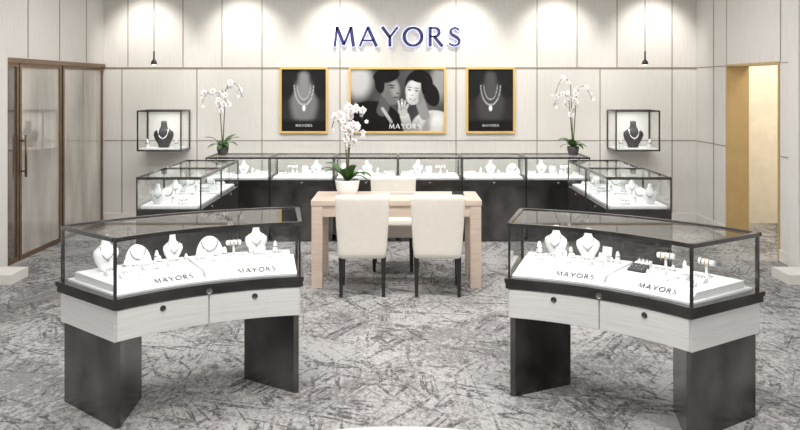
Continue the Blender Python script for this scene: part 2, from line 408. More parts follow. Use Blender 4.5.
def art_bust(x, y, W=48, H=66, light=0.25):
    v = 0.010 + 0.02*(y/H)
    v = mixc(v, light*0.8, ell(x,y,W/2,H*0.55,W*0.30,H*0.36,0,0.6))
    v = mixc(v, light, seg(x,y,W/2,8,W/2,26,5.5,0.6))
    v = mixc(v, 0.012, ell(x,y,W*0.1,H*0.30,W*0.18,H*0.18,0,0.5)); v = mixc(v, 0.012, ell(x,y,W*0.9,H*0.30,W*0.18,H*0.18,0,0.5))
    for k, rr in enumerate((0.15, 0.22)):
        d = abs(math.hypot((x-W/2)/(W*rr), (y-H*0.25)/(H*(rr+0.04)*1.25))-1)
        if y > H*0.25: v = mixc(v, 0.7, sm_((d-0.04)*3, 0.3)*(0.55+0.45*math.sin(x*2.6+y*2)))
    v = mixc(v, 0.8, ell(x,y,W/2,H*0.63,1.8,3.0,0,0.5))
    v = mixc(v, 0.008, sm_((H*0.82-y)/6, 1))
    return (v, v, v*1.02)
def poster(name, label, x0, x1, z0, z1, fn, W, H, words, res=2):
    cx, cz = (x0+x1)/2, (z0+z1)/2
    t = thing(name, label, 'picture', (cx, YB, cz)); w=(x1-x0)/2; h=(z1-z0)/2; b=0.028
    g = join_geo([box(-w,w,-0.04,0,h-b,h), box(-w,w,-0.04,0,-h,-h+b), box(-w,-w+b,-0.04,0,-h+b,h-b), box(w-b,w,-0.04,0,-h+b,h-b)])
    mesh_obj('picture_frame', g[0], g[1], M_GOLD, t)
    nx, nz = int(W*res), int(H*res); V=[]; F=[]; C=[]
    for j in range(nz+1):
        for i in range(nx+1):
            V.append((-w+b+(2*w-2*b)*i/nx, -0.02, h-b-(2*h-2*b)*j/nz)); c = fn(W*i/nx, H*j/nz); C.append((c[0],c[1],c[2],1))
    for j in range(nz):
        for i in range(nx): a=j*(nx+1)+i; F.append((a,a+nx+1,a+nx+2,a+1))
    o = mesh_obj('printed_picture', V, F, M_ART, t)
    ca = o.data.color_attributes.new('Col', 'FLOAT_COLOR', 'POINT')
    for i, c in enumerate(C): ca.data[i].color = c
    for wd, px, pz in words:
        g = word_geo('MAYORS', wd, Matrix.Translation((px, -0.022, pz)) @ MW, 0.02, 0.01)
        mesh_obj('printed_lettering', g[0], g[1], M_WINK, o)
poster('framed_poster', 'gold-framed black-and-white poster of a necklace on a bust', -1.62, -0.97, 1.20, 2.09, lambda x,y: art_bust(x,y,48,66,0.22), 48, 66, [(0.22,0,-0.34)])
poster('framed_poster', 'gold-framed black-and-white poster of a smiling couple embracing', -0.69, 0.62, 1.20, 2.09, art_couple, 97, 66, [(0.42,0.10,-0.35)], 3)
poster('framed_poster', 'gold-framed dark poster of a pearl necklace display', 0.89, 1.55, 1.20, 2.09, lambda x,y: art_bust(x,y,48,66,0.07), 48, 66, [(0.22,0,-0.34)])

# ------------------------------------------------------------------ jewelry display items
def necklace_path(hw, ztop, zlow, dep):
    pts=[]
    for i in range(21):
        a = math.pi*i/20
        x = -hw*math.cos(a); z = ztop-(ztop-zlow)*math.sin(a)**0.8
        y = -dep*(0.35+0.65*math.sin(a)); pts.append((x, y, z))
    return pts
def bust(loc, rz=0, s=1.0, black=False, group=None, pearls=False, label=None):
    t = thing('necklace_bust', label or ('black velvet necklace bust' if black else 'white leatherette necklace bust with a fine necklace'), 'jewelry display', loc, rz, group, s)
    prof = [(0.0,0.045,0.030,0.01),(0.012,0.05,0.032,0.01),(0.03,0.055,0.022,0.008),(0.07,0.078,0.026,0.004),(0.11,0.092,0.030,0.0),(0.14,0.088,0.030,0.004),(0.16,0.060,0.026,0.008),(0.175,0.036,0.022,0.010),(0.20,0.028,0.019,0.012),(0.235,0.026,0.018,0.012),(0.242,0.020,0.013,0.012)]
    n=18; rings=[[(w*math.cos(2*math.pi*j/n), dy+d*math.sin(2*math.pi*j/n), z) for j in range(n)] for z,w,d,dy in prof]
    g = loft(rings); mesh_obj('bust_form', g[0], g[1], M_BLACK if black else M_WHITE, t, True, key='bust'+str(black))
    g = tube(necklace_path(0.045,0.168,0.085,0.034), 0.0048 if pearls else 0.0038, 6)
    mesh_obj('necklace', g[0], g[1], M_PETAL if pearls else M_SILVER, t, True, key='neck'+str(pearls))
    g = lathe([(0.001,0),(0.007,0.004),(0.009,0.012),(0.004,0.022)],10); g=xf(g, Matrix.Translation((0,-0.036,0.066)))
    mesh_obj('pendant', g[0], g[1], M_SILVER, t, True, key='pend')
def ring_cone(loc, rz=0, s=1.0, group=None):
    t = thing('ring_stand', 'small white cone ring stand holding a ring', 'jewelry display', loc, rz, group, s)
    g = lathe([(0.022,0),(0.022,0.006),(0.014,0.010),(0.012,0.04),(0.006,0.062),(0.001,0.066)],16)
    mesh_obj('stand', g[0], g[1], M_WHITE, t, True, key='rc')
    g = tube([(0.0125*math.cos(a*math.pi/8),0.0125*math.sin(a*math.pi/8),0.036) for a in range(16)],0.0034,6,True)
    mesh_obj('ring', g[0], g[1], M_SILVER, t, True, key='rcr')
def ring_block(loc, rz=0, s=1.0, group=None, k='a'):
    w,d,h = 0.09,0.06,0.035
    t = thing('ring_block', 'white ring block with slots holding rings', 'jewelry display', loc, rz, group, s)
    v, f = box(-w/2,w/2,-d/2,d/2,0,h); v=[(a,b,c*(0.65 if (b<0 and c>0) else 1)) for a,b,c in v]
    g = bev((v,f), 0.004, 2); mesh_obj('block', g[0], g[1], M_WHITE, t, False, key='rb'+k)
    for i in range(3):
        x=(i-1)*w*0.3
        g = tube([(0.010*math.cos(a*math.pi/7),0,0.010*math.sin(a*math.pi/7)) for a in range(14)],0.003,6,True)
        mesh_obj('ring', g[0], g[1], M_SILVER, t, True, key='rbr', loc=(x,0,h*0.84+0.006))
def bracelet_roll(loc, rz=0, s=1.0, group=None):
    t = thing('bracelet_stand', 'white T-bar bracelet stand with bangles', 'jewelry display', loc, rz, group, s)
    g = join_geo([lathe([(0.035,0),(0.035,0.008),(0.010,0.012),(0.008,0.085)],16), tube([(-0.06,0,0.10),(-0.055,0,0.10),(0.055,0,0.10),(0.06,0,0.10)],[0.014,0.020,0.020,0.014],14)])
    mesh_obj('stand', g[0], g[1], M_WHITE, t, True, key='br')
    for i in range(3):
        g = tube([(0,0.026*math.cos(a*math.pi/9),0.098+0.028*math.sin(a*math.pi/9)) for a in range(18)],0.0036,6,True)
        mesh_obj('bangle', g[0], g[1], M_SILVER if i!=1 else M_GOLDJ, t, True, key='brb%d'%i, loc=((i-1)*0.03,0,0))
def box_item(loc, rz=0, s=1.0, group=None):
    t = thing('jewelry_box', 'open white jewelry box with a ring cushion', 'jewelry box', loc, rz, group, s)
    g = join_geo([box(-.03,.03,-.03,.03,0,.004),box(-.03,-.027,-.03,.03,.004,.028),box(.027,.03,-.03,.03,.004,.028),box(-.027,.027,-.03,-.027,.004,.028),box(-.027,.027,.027,.03,.004,.028)])
    mesh_obj('box_base', g[0], g[1], M_WHITE, t, key='jb1')
    g = bev(box(-.026,.026,-.026,.026,.005,.030),0.004); mesh_obj('cushion', g[0], g[1], M_GREY, t, key='jb2')
    g = xf(bev(box(-.03,.03,-.004,.008,0,.055),0.003), Matrix.Translation((0,.034,.028)) @ Matrix.Rotation(R(-12),4,'X')); mesh_obj('lid', g[0], g[1], M_WHITE, t, key='jb3')
def tray(loc, rz=0, s=1.0, group=None, k='w'):
    t = thing('jewelry_tray', 'low sloped white tray of small jewelry pieces' if k=='w' else 'dark framed card of small jewelry pieces', 'jewelry tray', loc, rz, group, s)
    v,f = box(-.07,.07,-.05,.05,0,.05); v=[(a,b,c*(0.3 if (b<0 and c>0) else 1)) for a,b,c in v]
    g = bev((v,f),0.004); mesh_obj('tray_body', g[0], g[1], M_WHITE if k=='w' else M_BLACK, t, key='tr'+k)
    P=[]
    for i in range(4):
        for j in range(3):
            y=-.032+j*.032; P.append(xf(lathe([(0.006,0),(0.008,0.003),(0.002,0.007)],8), Matrix.Translation((-.048+i*.032,y,0.015+(y+0.05)*0.35+0.0005))))
    g = join_geo(P); mesh_obj('jewelry_pieces', g[0], g[1], M_SILVER, t, True, key='trp'+k)
def tray_black(loc, rz=0, s=1.0, group=None): tray(loc, rz, s, group, 'b')
def half_moon(loc, rz=0, s=1.0, group=None):
    t = thing('necklace_ramp', 'white curved necklace ramp with a silver collar', 'jewelry display', loc, rz, group, s)
    n=16; fr=[]; bk=[]
    for i in range(n+1):
        a=math.pi*i/n; x=-0.085*math.cos(a); z=0.012+0.12*math.sin(a); fr.append((x,-0.03+0.3*z,z)); bk.append((x,-0.012+0.3*z,z))
    V=fr+bk; F=[tuple(range(n+1)), tuple(range(n+1,2*n+2))]+[(i,i+1,i+n+2,i+n+1) for i in range(n)]+[(0,n,2*n+1,n+1)]
    g2=join_geo([(V,F), box(-.085,.085,-.04,.05,0,.012)]); mesh_obj('ramp', g2[0], g2[1], M_WHITE, t, key='hm')
    pts=[(-0.05*math.cos(math.pi*i/16), -0.033+0.3*(0.105-0.06*math.sin(math.pi*i/16)), 0.105-0.06*math.sin(math.pi*i/16)) for i in range(17)]
    g=tube(pts,[0.0028+0.0035*math.sin(math.pi*i/16) for i in range(17)],6); mesh_obj('necklace', g[0], g[1], M_SILVER, t, True, key='hmn')

# ------------------------------------------------------------------ curved cases
RI, RO, RM, H = 1.55, 2.15, 1.85, R(20.1)
ZL, ZD, ZB, ZT = 0.47, 0.645, 0.705, 1.03
def lp(r, a): return (r*math.sin(a), r*math.cos(a)-RM)
def curved_case(loc, rz, label):
    t = thing('curved_display_case', label, 'display case', loc, rz, 'curved display cases')
    for sgn in (-1, 1):
        F = Vector(lp(RI+0.012, sgn*(H-R(0.4)))); B = Vector(lp(RO-0.012, sgn*(H-R(0.4))))
        e = (B-F).normalized(); ti = Vector((e.y, -e.x)) * (1 if sgn<0 else -1)
        I = F + e*0.29 + ti*0.33
        pts = [F, B, B+ti*0.03, I, F+ti*0.03]
        V = [(p.x,p.y,0) for p in pts]+[(p.x,p.y,ZL) for p in pts]; n=5
        Fc = [tuple(range(n)), tuple(range(n,2*n))]+[(i,(i+1)%n,(i+1)%n+n,i+n) for i in range(n)]
        mesh_obj('leg', V, Fc, M_STEEL, t)
    g = arc(RI, RO, -H, H, ZL, ZD, RM); mesh_obj('cabinet_body', g[0], g[1], M_VENEER, t)
    for a0, a1 in ((-H+R(0.3), -R(0.15)), (R(0.15), H-R(0.3))):
        g = arc(RI-0.014, RI, a0, a1, ZL+0.006, ZD-0.006, RM, 8); d = mesh_obj('drawer', g[0], g[1], M_VENEER, t)
        am = (a0+a1)/2; p = lp(RI-0.014, am)
        g = xf(lathe([(0.017,0),(0.017,0.004),(0.013,0.006),(0.012,0.003),(0.004,0.003)],18), Matrix.Translation((p[0],p[1],ZD-0.040)) @ Matrix.Rotation(-am,4,'Z') @ Matrix.Rotation(R(90),4,'X'))
        k = mesh_obj('drawer_lock', g[0], g[1], M_STEEL2, d, True); k['label'] = 'round dark metal lock'
    g = join_geo([arc(RI-0.018, RO+0.01, -H-R(0.5), H+R(0.5), ZD, ZB-0.025, RM), arc(RI-0.024, RO+0.016, -H-R(0.7), H+R(0.7), ZB-0.025, ZB, RM)])
    mb = mesh_obj('metal_band', g[0], g[1], M_STEEL2, t)
    g = xf(lathe([(0.020,0),(0.020,0.003),(0.015,0.005),(0.014,0.002),(0.002,0.004)],20), Matrix.Translation((0,RI-0.018-RM,ZD+0.018)) @ Matrix.Rotation(R(90),4,'X'))
    k = mesh_obj('round_emblem', g[0], g[1], M_SILVER, mb, True)
    g = arc(RI+0.02, RO-0.02, -H+R(0.8), H-R(0.8), ZB, ZB+0.012, RM); mesh_obj('deck', g[0], g[1], M_DECK, t)
    fw = 0.014; fa = fw/RI; P=[]; zf = ZT-0.022
    P.append(arc(RI-0.006, RI+fw, -H-R(0.3), H+R(0.3), zf, ZT, RM)); P.append(arc(RO-fw, RO+0.006, -H-R(0.3), H+R(0.3), zf, ZT, RM))
    for sgn in (-1,1):
        P.append(arc(RI, RO, min(sgn*(H+R(0.3)), sgn*(H-fa)), max(sgn*(H+R(0.3)), sgn*(H-fa)), zf, ZT, RM, 2))
        for r0, r1 in ((RI-0.002, RI+fw), (RO-fw, RO+0.002)):
            P.append(arc(r0, r1, min(sgn*(H-fa*0.9), sgn*H), max(sgn*(H-fa*0.9), sgn*H), ZB, zf, RM, 2))
    g = join_geo(P); mesh_obj('glass_frame', g[0], g[1], M_STEEL2, t)
    for nm, ge in (('front_glass', arc_sheet(RI+0.006, RI+0.006, -H+fa, H-fa, ZB, zf, RM, 24)), ('rear_glass', arc_sheet(RO-0.006, RO-0.006, -H+fa, H-fa, ZB, zf, RM, 24)),
                   ('top_glass', arc_sheet(RI+fw, RO-fw, -H+fa, H-fa, ZT-0.006, ZT-0.006, RM, 20))):
        mesh_obj(nm, ge[0], ge[1], GLASS, t, nm!='top_glass')
    for sgn in (-1,1):
        p0 = lp(RI+fw, sgn*(H-R(0.2))); p1 = lp(RO-fw, sgn*(H-R(0.2)))
        mesh_obj('end_glass', [(p0[0],p0[1],ZB),(p1[0],p1[1],ZB),(p1[0],p1[1],zf),(p0[0],p0[1],zf)], [(0,1,2,3)], GLASS, t)
    g = arc(RI+fw, RI+fw+0.012, -H+fa, H-fa, zf+0.002, zf+0.012, RM); o = mesh_obj('light_strip', g[0], g[1], M_LED, t)
    for k,(a0,a1) in enumerate(((-H+R(1.6), -R(0.3)), (R(0.3), H-R(1.6)))):
        P = join_geo([arc(RI+0.055, RI+0.105, a0, a1, ZB+0.012, ZB+0.014, RM, 8, ZB+0.05), arc(RI+0.105, RO-0.05, a0, a1, ZB+0.012, ZB+0.05, RM, 8)])
        rs = mesh_obj('display_riser', P[0], P[1], M_WHITE, t)
        am = (a0+a1)/2 + R(3.0)*(1 if k==0 else 0.5); p = lp(RI+0.079, am); sl = math.atan2(0.036,0.05)
        M = Matrix.Translation((p[0],p[1],ZB+0.0335)) @ Matrix.Rotation(-am,4,'Z') @ Matrix.Rotation(sl,4,'X')
        g = word_geo('MAYORS', 0.225, M, 0.08, 0.020, z0=0.0); mesh_obj('lettering', g[0], g[1], M_INK, rs)
    Mt = Matrix.Translation(loc) @ Matrix.Rotation(rz,4,'Z')
    for a in (-H*0.5, H*0.5):
        ld = bpy.data.lights.new('case_lamp','AREA'); ld.shape='RECTANGLE'; ld.size=0.45; ld.size_y=0.06; ld.energy=1.25; ld.color=(1,0.99,0.98)
        lo = bpy.data.objects.new('case_lamp', ld); COL.objects.link(lo)
        q = lp(RI+0.10, a); lo.matrix_world = Mt @ Matrix.Translation((q[0],q[1],ZT-0.03)) @ Matrix.Rotation(-a,4,'Z') @ Matrix.Rotation(R(25),4,'X')
    zt = ZB+0.051
    def at(r, deg):
        q = lp(RI+r, R(deg)); w = Mt @ Vector((q[0], q[1], zt)); return tuple(w), rz - R(deg)
    return at
G1 = 'jewelry displays in the curved case'
def fill(at, back, mid, front, seed):
    rnd = random.Random(seed)
    for row, r in ((back,0.455),(mid,0.325),(front,0.205)):
        for fn, deg, s in row:
            l, a = at(r + rnd.uniform(-.008,.008), deg); fn(l, a + R(rnd.uniform(-12,12)), s=s, group=G1)
B_, M_, C_, K_, X_, T_, Y_ = bust, half_moon, ring_cone, ring_block, box_item, tray, bracelet_roll
at = curved_case((-1.253, 4.885, 0), R(29), 'curved glass display case with white drawers on dark steel legs')
fill(at, [(B_,-14.5,.86),(M_,-9,.95),(C_,-5.6,1.2),(B_,-2.8,.70),(M_,3.8,1.0),(Y_,8.2,.8),(B_,12.3,.78),(C_,15.8,1.2)],
     [(K_,-15.2,.8),(C_,-12.6,1.15),(C_,-11.0,.95),(X_,-8.6,.9),(C_,-6.4,1.1),(K_,-3.6,.8),(C_,-1.4,1.0),(X_,2.0,.85),(C_,4.2,1.1),(C_,5.8,1.3),(K_,8.4,.8),(C_,10.8,1.2),(X_,13.0,.8),(K_,15.8,.8)],
     [(K_,-14.2,.75),(K_,-10.8,.7),(C_,-8.2,.7),(T_,-3.2,.5),(K_,3.0,.7),(C_,5.6,.75),(X_,8.0,.7),(K_,13.6,.75)], 3)
at = curved_case((1.305, 4.755, 0), R(-36), 'curved glass display case with white drawers on dark steel legs')
fill(at, [(C_,-16.2,1.4),(B_,-13.2,.82),(C_,-10.4,1.1),(B_,-7.4,.80),(X_,-4.4,1.0),(C_,-2.0,1.1),(K_,2.6,1.0),(Y_,6.6,.85),(C_,9.8,1.1),(Y_,13.6,.85)],
     [(C_,-15.4,1.3),(K_,-13.0,.8),(C_,-10.6,1.1),(C_,-9.0,.9),(K_,-6.6,.8),(X_,-4.0,.85),(C_,-1.8,.9),(tray_black,3.2,.75),(K_,7.2,.8),(C_,9.6,1.0),(X_,11.8,.8),(K_,14.6,.8)],
     [(K_,-14.4,.7),(X_,-11.2,.7),(C_,-8.8,.8),(K_,-4.6,.7),(C_,-1.6,.7),(C_,6.6,.7),(T_,9.4,.5),(C_,12.4,.8),(K_,15,.7)], 4)

# ------------------------------------------------------------------ straight counters
def counter(name, label, loc, rz, w, d, zt, group, nlock=1, lamp=1.0, gh=0.29):
    t = thing(name, label, 'display case', loc, rz, group)
    a, b = w/2, d/2; zb = zt-gh
    g = join_geo([box(-a+.02,a-.02,-b+.04,b-.02,0,0.09), box(-a+.003,a-.003,-b+.01,b,0.09,zb-0.07)]); mesh_obj('base_cabinet', g[0], g[1], M_STEEL, t)
    g = box(-a+.003,a-.003,-b,b,zb-0.07,zb); mesh_obj('metal_band', g[0], g[1], M_STEEL2, t)
    for i in range(nlock):
        x = -a + w*(i+0.5)/nlock
        g = xf(lathe([(0.014,0),(0.014,0.006),(0.006,0.008)],14), Matrix.Translation((x,-b,zb-0.035)) @ Matrix.Rotation(R(90),4,'X')); k=mesh_obj('lock', g[0], g[1], M_SILVER, t, True)
    g = bev(box(-a+.03,a-.03,-b+.04,b-.03,zb,zb+0.03),0.004,1); mesh_obj('deck', g[0], g[1], M_DECK, t)
    f=.018; z1=zt-.024
    P=[box(-a,a,-b,-b+f,z1,zt),box(-a,a,b-f,b,z1,zt),box(-a,-a+f,-b+f,b-f,z1,zt),box(a-f,a,-b+f,b-f,z1,zt)]
    q=.012
    for sx in (-a, a-q):
        for sy in (-b, b-q): P.append(box(sx,sx+q,sy,sy+q,zb,z1))
    g=join_geo(P); mesh_obj('glass_frame', g[0], g[1], M_STEEL2, t)
    for nm, ge in (('front_glass', pane_y(-a+q,a-q,-b+.006,zb,z1)),('rear_glass', pane_y(-a+q,a-q,b-.006,zb,z1)),('end_glass', pane_x(-a+.005,-b+q,b-q,zb,z1)),('end_glass', pane_x(a-.005,-b+q,b-q,zb,z1)),('top_glass', pane_z(-a+f,a-f,-b+f,b-f,zt-.006))):
        mesh_obj(nm, ge[0], ge[1], GLASS, t)
    g = box(-a+f,a-f,-b+f,-b+f+.012,z1-.002,z1+.008); mesh_obj('light_strip', g[0], g[1], M_LED, t)
    Mt = Matrix.Translation(loc) @ Matrix.Rotation(rz,4,'Z')
    ld = bpy.data.lights.new('case_lamp','AREA'); ld.shape='RECTANGLE'; ld.size=w*0.85; ld.size_y=0.05; ld.energy=lamp; ld.color=(1,0.99,0.98)
    lo = bpy.data.objects.new('case_lamp', ld); COL.objects.link(lo); lo.matrix_world = Mt @ Matrix.Translation((0,-b+0.07,z1-0.01)) @ Matrix.Rotation(R(25),4,'X')
    return Mt, zb+0.03
W6 = 4.53/6
G2='jewelry displays in the long counter'
for i in range(6):
    cx = -2.29 + W6*(i+0.5)
    Mt, z = counter('display_counter', 'glass-topped display counter on dark steel base beside the feature wall', (cx, 9.41+0.275, 0), 0, W6-0.004, 0.55, 1.0, 'long counter units', 1, 1.5, 0.27)
    seq = [(half_moon,1.0),(ring_block,1.0),(bust,0.7),(ring_cone,1.4),(tray,.9)] if i%2==0 else [(tray,.9),(bust,0.72),(box_item,1.2),(bracelet_roll,1.0),(ring_block,1.0)]
    if i in (1,4): seq = seq[::-1]
    for j,(fn,s) in enumerate(seq):
        p = Mt @ Vector((-0.27+0.135*j, 0.10 if fn in (bust,half_moon) else (-0.03 if j%2 else 0.04), z+0.001)); fn(tuple(p), 0, s=s, group=G2)
    for j in range(4):
        fn,s = [(ring_cone,.9),(ring_block,.8),(ring_cone,1.1),(box_item,.8)][(j+i)%4]
        p = Mt @ Vector((-0.21+0.14*j, -0.14, z+0.001)); fn(tuple(p), 0, s=s, group=G2)
G3='jewelry displays in the side counter'
for sx in (-1, 1):
    cx = -2.06 if sx<0 else 2.13
    rz = R(90) if sx<0 else R(-90)
    L2 = 1.66/2
    for kk in range(2):
        cy = 7.12 + L2*(kk+0.5)
        Mt, z = counter('display_counter', 'glass display counter on dark steel base along the room side', (cx, cy, 0), rz, L2-0.004, 0.58, 1.03, 'side counter units', 1, 1.5)
        seq = [(bust,0.75,-0.27,0.14),(ring_block,1.0,-0.30,-0.1),(tray,0.8,-0.1,-0.12),(ring_cone,1.2,-.19,.02),(half_moon,0.9,-0.03,0.12),(ring_cone,1.3,0.06,-0.1),(box_item,1.1,0.17,-0.04),(ring_block,1.0,0.29,-0.12),(bust,0.7,0.26,0.13),(ring_cone,1.1,.12,.08)]
        for fn,s,lx,ly in seq:
            p = Mt @ Vector((lx*(-1 if sx>0 else 1), ly, z+0.001)); fn(tuple(p), (R(20) if sx<0 else R(-20)), s=s, group=G3)

# ------------------------------------------------------------------ wall vitrines
for sx, cx in ((-1, pxX(160,10.4)), (1, pxX(637,10.4))):
    t = thing('wall_vitrine', 'small black-framed glass box on the wall with a dark bust', 'display case', (cx, 10.58, 0.99))
    a,b,h,q = 0.29,0.22,0.53,0.018; P=[]
    for x in (-a,a-q):
        for y in (-b,b-q): P.append(box(x,x+q,y,y+q,0,h))
    for z in (0,h-q):
        P += [box(-a+q,a-q,-b,-b+q,z,z+q),box(-a+q,a-q,b-q,b,z,z+q),box(-a,-a+q,-b+q,b-q,z,z+q),box(a-q,a,-b+q,b-q,z,z+q)]
    g=join_geo(P); mesh_obj('vitrine_frame', g[0], g[1], M_STEEL2, t)
    g=box(-a+q,a-q,-b+q,b-q,0.004,0.035); mesh_obj('vitrine_floor', g[0], g[1], M_DECK, t)
    for ge in (pane_y(-a+q,a-q,-b+.006,q,h-q), pane_x(-a+.005,-b+q,b-q,q,h-q), pane_x(a-.005,-b+q,b-q,q,h-q), pane_z(-a+q,a-q,-b+q,b-q,h-.006)):
        mesh_obj('glass_pane', ge[0], ge[1], GLASS, t)
    bust((cx,10.56,0.99+0.036),0,1.45,True,'black busts in wall vitrines',True,'black velvet bust wearing a pearl necklace')
    for dx in (-0.19,0.19): ring_cone((cx+dx,10.48,1.026),0,1.8,'ring stands in wall vitrines')
    ld = bpy.data.lights.new('vitrine_lamp','AREA'); ld.size=0.25; ld.energy=2.2
    lo = bpy.data.objects.new('vitrine_lamp', ld); COL.objects.link(lo); lo.location=(cx,10.50,1.49)

# ------------------------------------------------------------------ table
TX, TY = -0.033, 7.585; tw, td, th = 1.555/2, 0.315, 0.80
t = thing('consultation_table', 'bleached oak consultation table between cream chairs', 'table', (TX, TY, 0))
g = bev(box(-tw,tw,-td,td,th-0.05,th),0.005); mesh_obj('table_top', g[0], g[1], M_WOOD, t)
for sx in (-1,1):
    for sy in (-1,1):
        x0 = sx*(tw-0.055); y0 = sy*(td-0.055)
        g = bev(box(x0-.05,x0+.05,y0-.05,y0+.05,0,th-0.05),0.004); mesh_obj('leg', g[0], g[1], M_WOOD, t)
g = join_geo([box(-tw+.105,tw-.105,-td+.015,-td+.04,th-.15,th-.05), box(-tw+.105,tw-.105,td-.04,td-.015,th-.15,th-.05), box(-tw+.015,-tw+.04,-td+.105,td-.105,th-.15,th-.05), box(tw-.04,tw-.015,-td+.105,td-.105,th-.15,th-.05)])
mesh_obj('apron', g[0], g[1], M_WOOD, t)
t = thing('presentation_tray', 'white jewelry presentation tray lying on the oak table', 'tray', (0.02, 7.62, th))
g = join_geo([bev(box(-.14,.14,-.09,.09,0,.012),.003)]); mesh_obj('tray_base', g[0], g[1], M_WHITE, t)
g = box(-.12,.12,-.07,.07,.012,.016); mesh_obj('tray_pad', g[0], g[1], M_GREY, t)
t = thing('card_holder', 'small black card holder on the oak table', 'card holder', (0.55, 7.60, th))
g = join_geo([box(-.06,.06,-.03,.03,0,.008), xf(box(-.055,.055,-.004,.004,0,.03), Matrix.Translation((0,.02,.007)) @ Matrix.Rotation(R(-15),4,'X'))]); mesh_obj('holder', g[0], g[1], M_BLACK, t)

# ------------------------------------------------------------------ chairs
def chair(loc, rz, label):
    t = thing('dining_chair', label, 'chair', loc, rz, 'cream chairs at the table')
    g = bev(box(-.225,.225,-.17,.24,.335,.475),0.03,4)
    g = ([(x*(0.93 if y<0 else 1), y, z + (0.012*(1-(x/.225)**2)*(1-((y-.03)/.21)**2) if z>.44 else 0)) for x,y,z in g[0]], g[1])
    mesh_obj('seat', g[0], g[1], M_LEATH, t, True, key='ch_seat')
    rings=[]; n=28
    for k in range(13):
        u=k/12; z=.335+u*(.895-.335); w=.205+.035*u+0.004*math.sin(u*math.pi); d=.045-.012*u; yc=-.205-.05*u**1.4
        e = 0.86 if k in (0,12) else 1.0
        ring=[]
        for j in range(n):
            a=2*math.pi*j/n; c,s=math.cos(a),math.sin(a); p=0.32
            ring.append((e*w*math.copysign(abs(c)**p,c), yc+(1 if 0<k<12 else 0.6)*d*math.copysign(abs(s)**p,s), z))
        rings.append(ring)
        if k==0: rings.append([(x/0.86*0.985, yc+(y-yc)/0.6*0.92, z+0.012) for x,y,z in ring])
        if k==11: rings.append([(x*1.002, y, .895-0.014) for x,y,z in ring])
    g=loft(rings); mesh_obj('backrest', g[0], g[1], M_LEATH, t, True, key='ch_back')
    for sx in (-1,1):
        for yy,sp in ((-.19,-.03),(.20,.0)):
            x=sx*.185; top=[(x-.022,yy-.022),(x+.022,yy-.022),(x+.022,yy+.022),(x-.022,yy+.022)]
            by=yy+sp; bot=[(x-.014,by-.014),(x+.014,by-.014),(x+.014,by+.014),(x-.014,by+.014)]
            g=loft([[(p[0],p[1],0) for p in bot],[(p[0],p[1],.345) for p in top]]); mesh_obj('leg', g[0], g[1], M_BLKW, t)
chair((-0.335,7.20,0), R(1.5), 'cream leather parsons chair with black legs, tucked under the table')
chair((0.335,7.20,0), R(-1.5), 'cream leather parsons chair with black legs, tucked under the table')
chair((-0.07,8.14,0), R(180), 'cream leather parsons chair facing across the table')

# ------------------------------------------------------------------ orchids
def flower_geo():
    V=[];F=[];MI=[]
    for k in range(5):
        ang = math.pi/2 + k*2*math.pi/5; L=0.045; W=0.030 if k in (1,4) else 0.021
        c=Vector((math.cos(ang),0,math.sin(ang))); s_=Vector((-math.sin(ang),0,math.cos(ang)))
        b0=len(V); rows=6
        for i in range(rows+1):
            u=i/rows; w=W*math.sin(math.pi*min(1,(0.12+0.88*u))**0.9)*0.95+0.0015; y=-0.012*math.sin(u*math.pi)+(0.004 if k%2 else 0)
            for sx in (-1,0,1):
                V.append(tuple(c*(0.004+L*u)+s_*(w*sx*0.9)+Vector((0,y-(0.004 if sx==0 else 0),0))))
        for i in range(rows):
            for j in range(2): a=b0+i*3+j; F.append((a,a+1,a+4,a+3)); MI.append(0)
    g=lathe([(0.001,-.008),(0.008,-.004),(0.009,.004),(0.004,.012)],8); M=Matrix.Translation((0,-0.012,-0.004)) @ Matrix.Rotation(R(90),4,'X')
    g=xf(g,M); n=len(V); V+=g[0]; F+=[tuple(i+n for i in f) for f in g[1]]; MI+=[1]*len(g[1])
    return V,F,MI
FV,FF,FM = flower_geo()
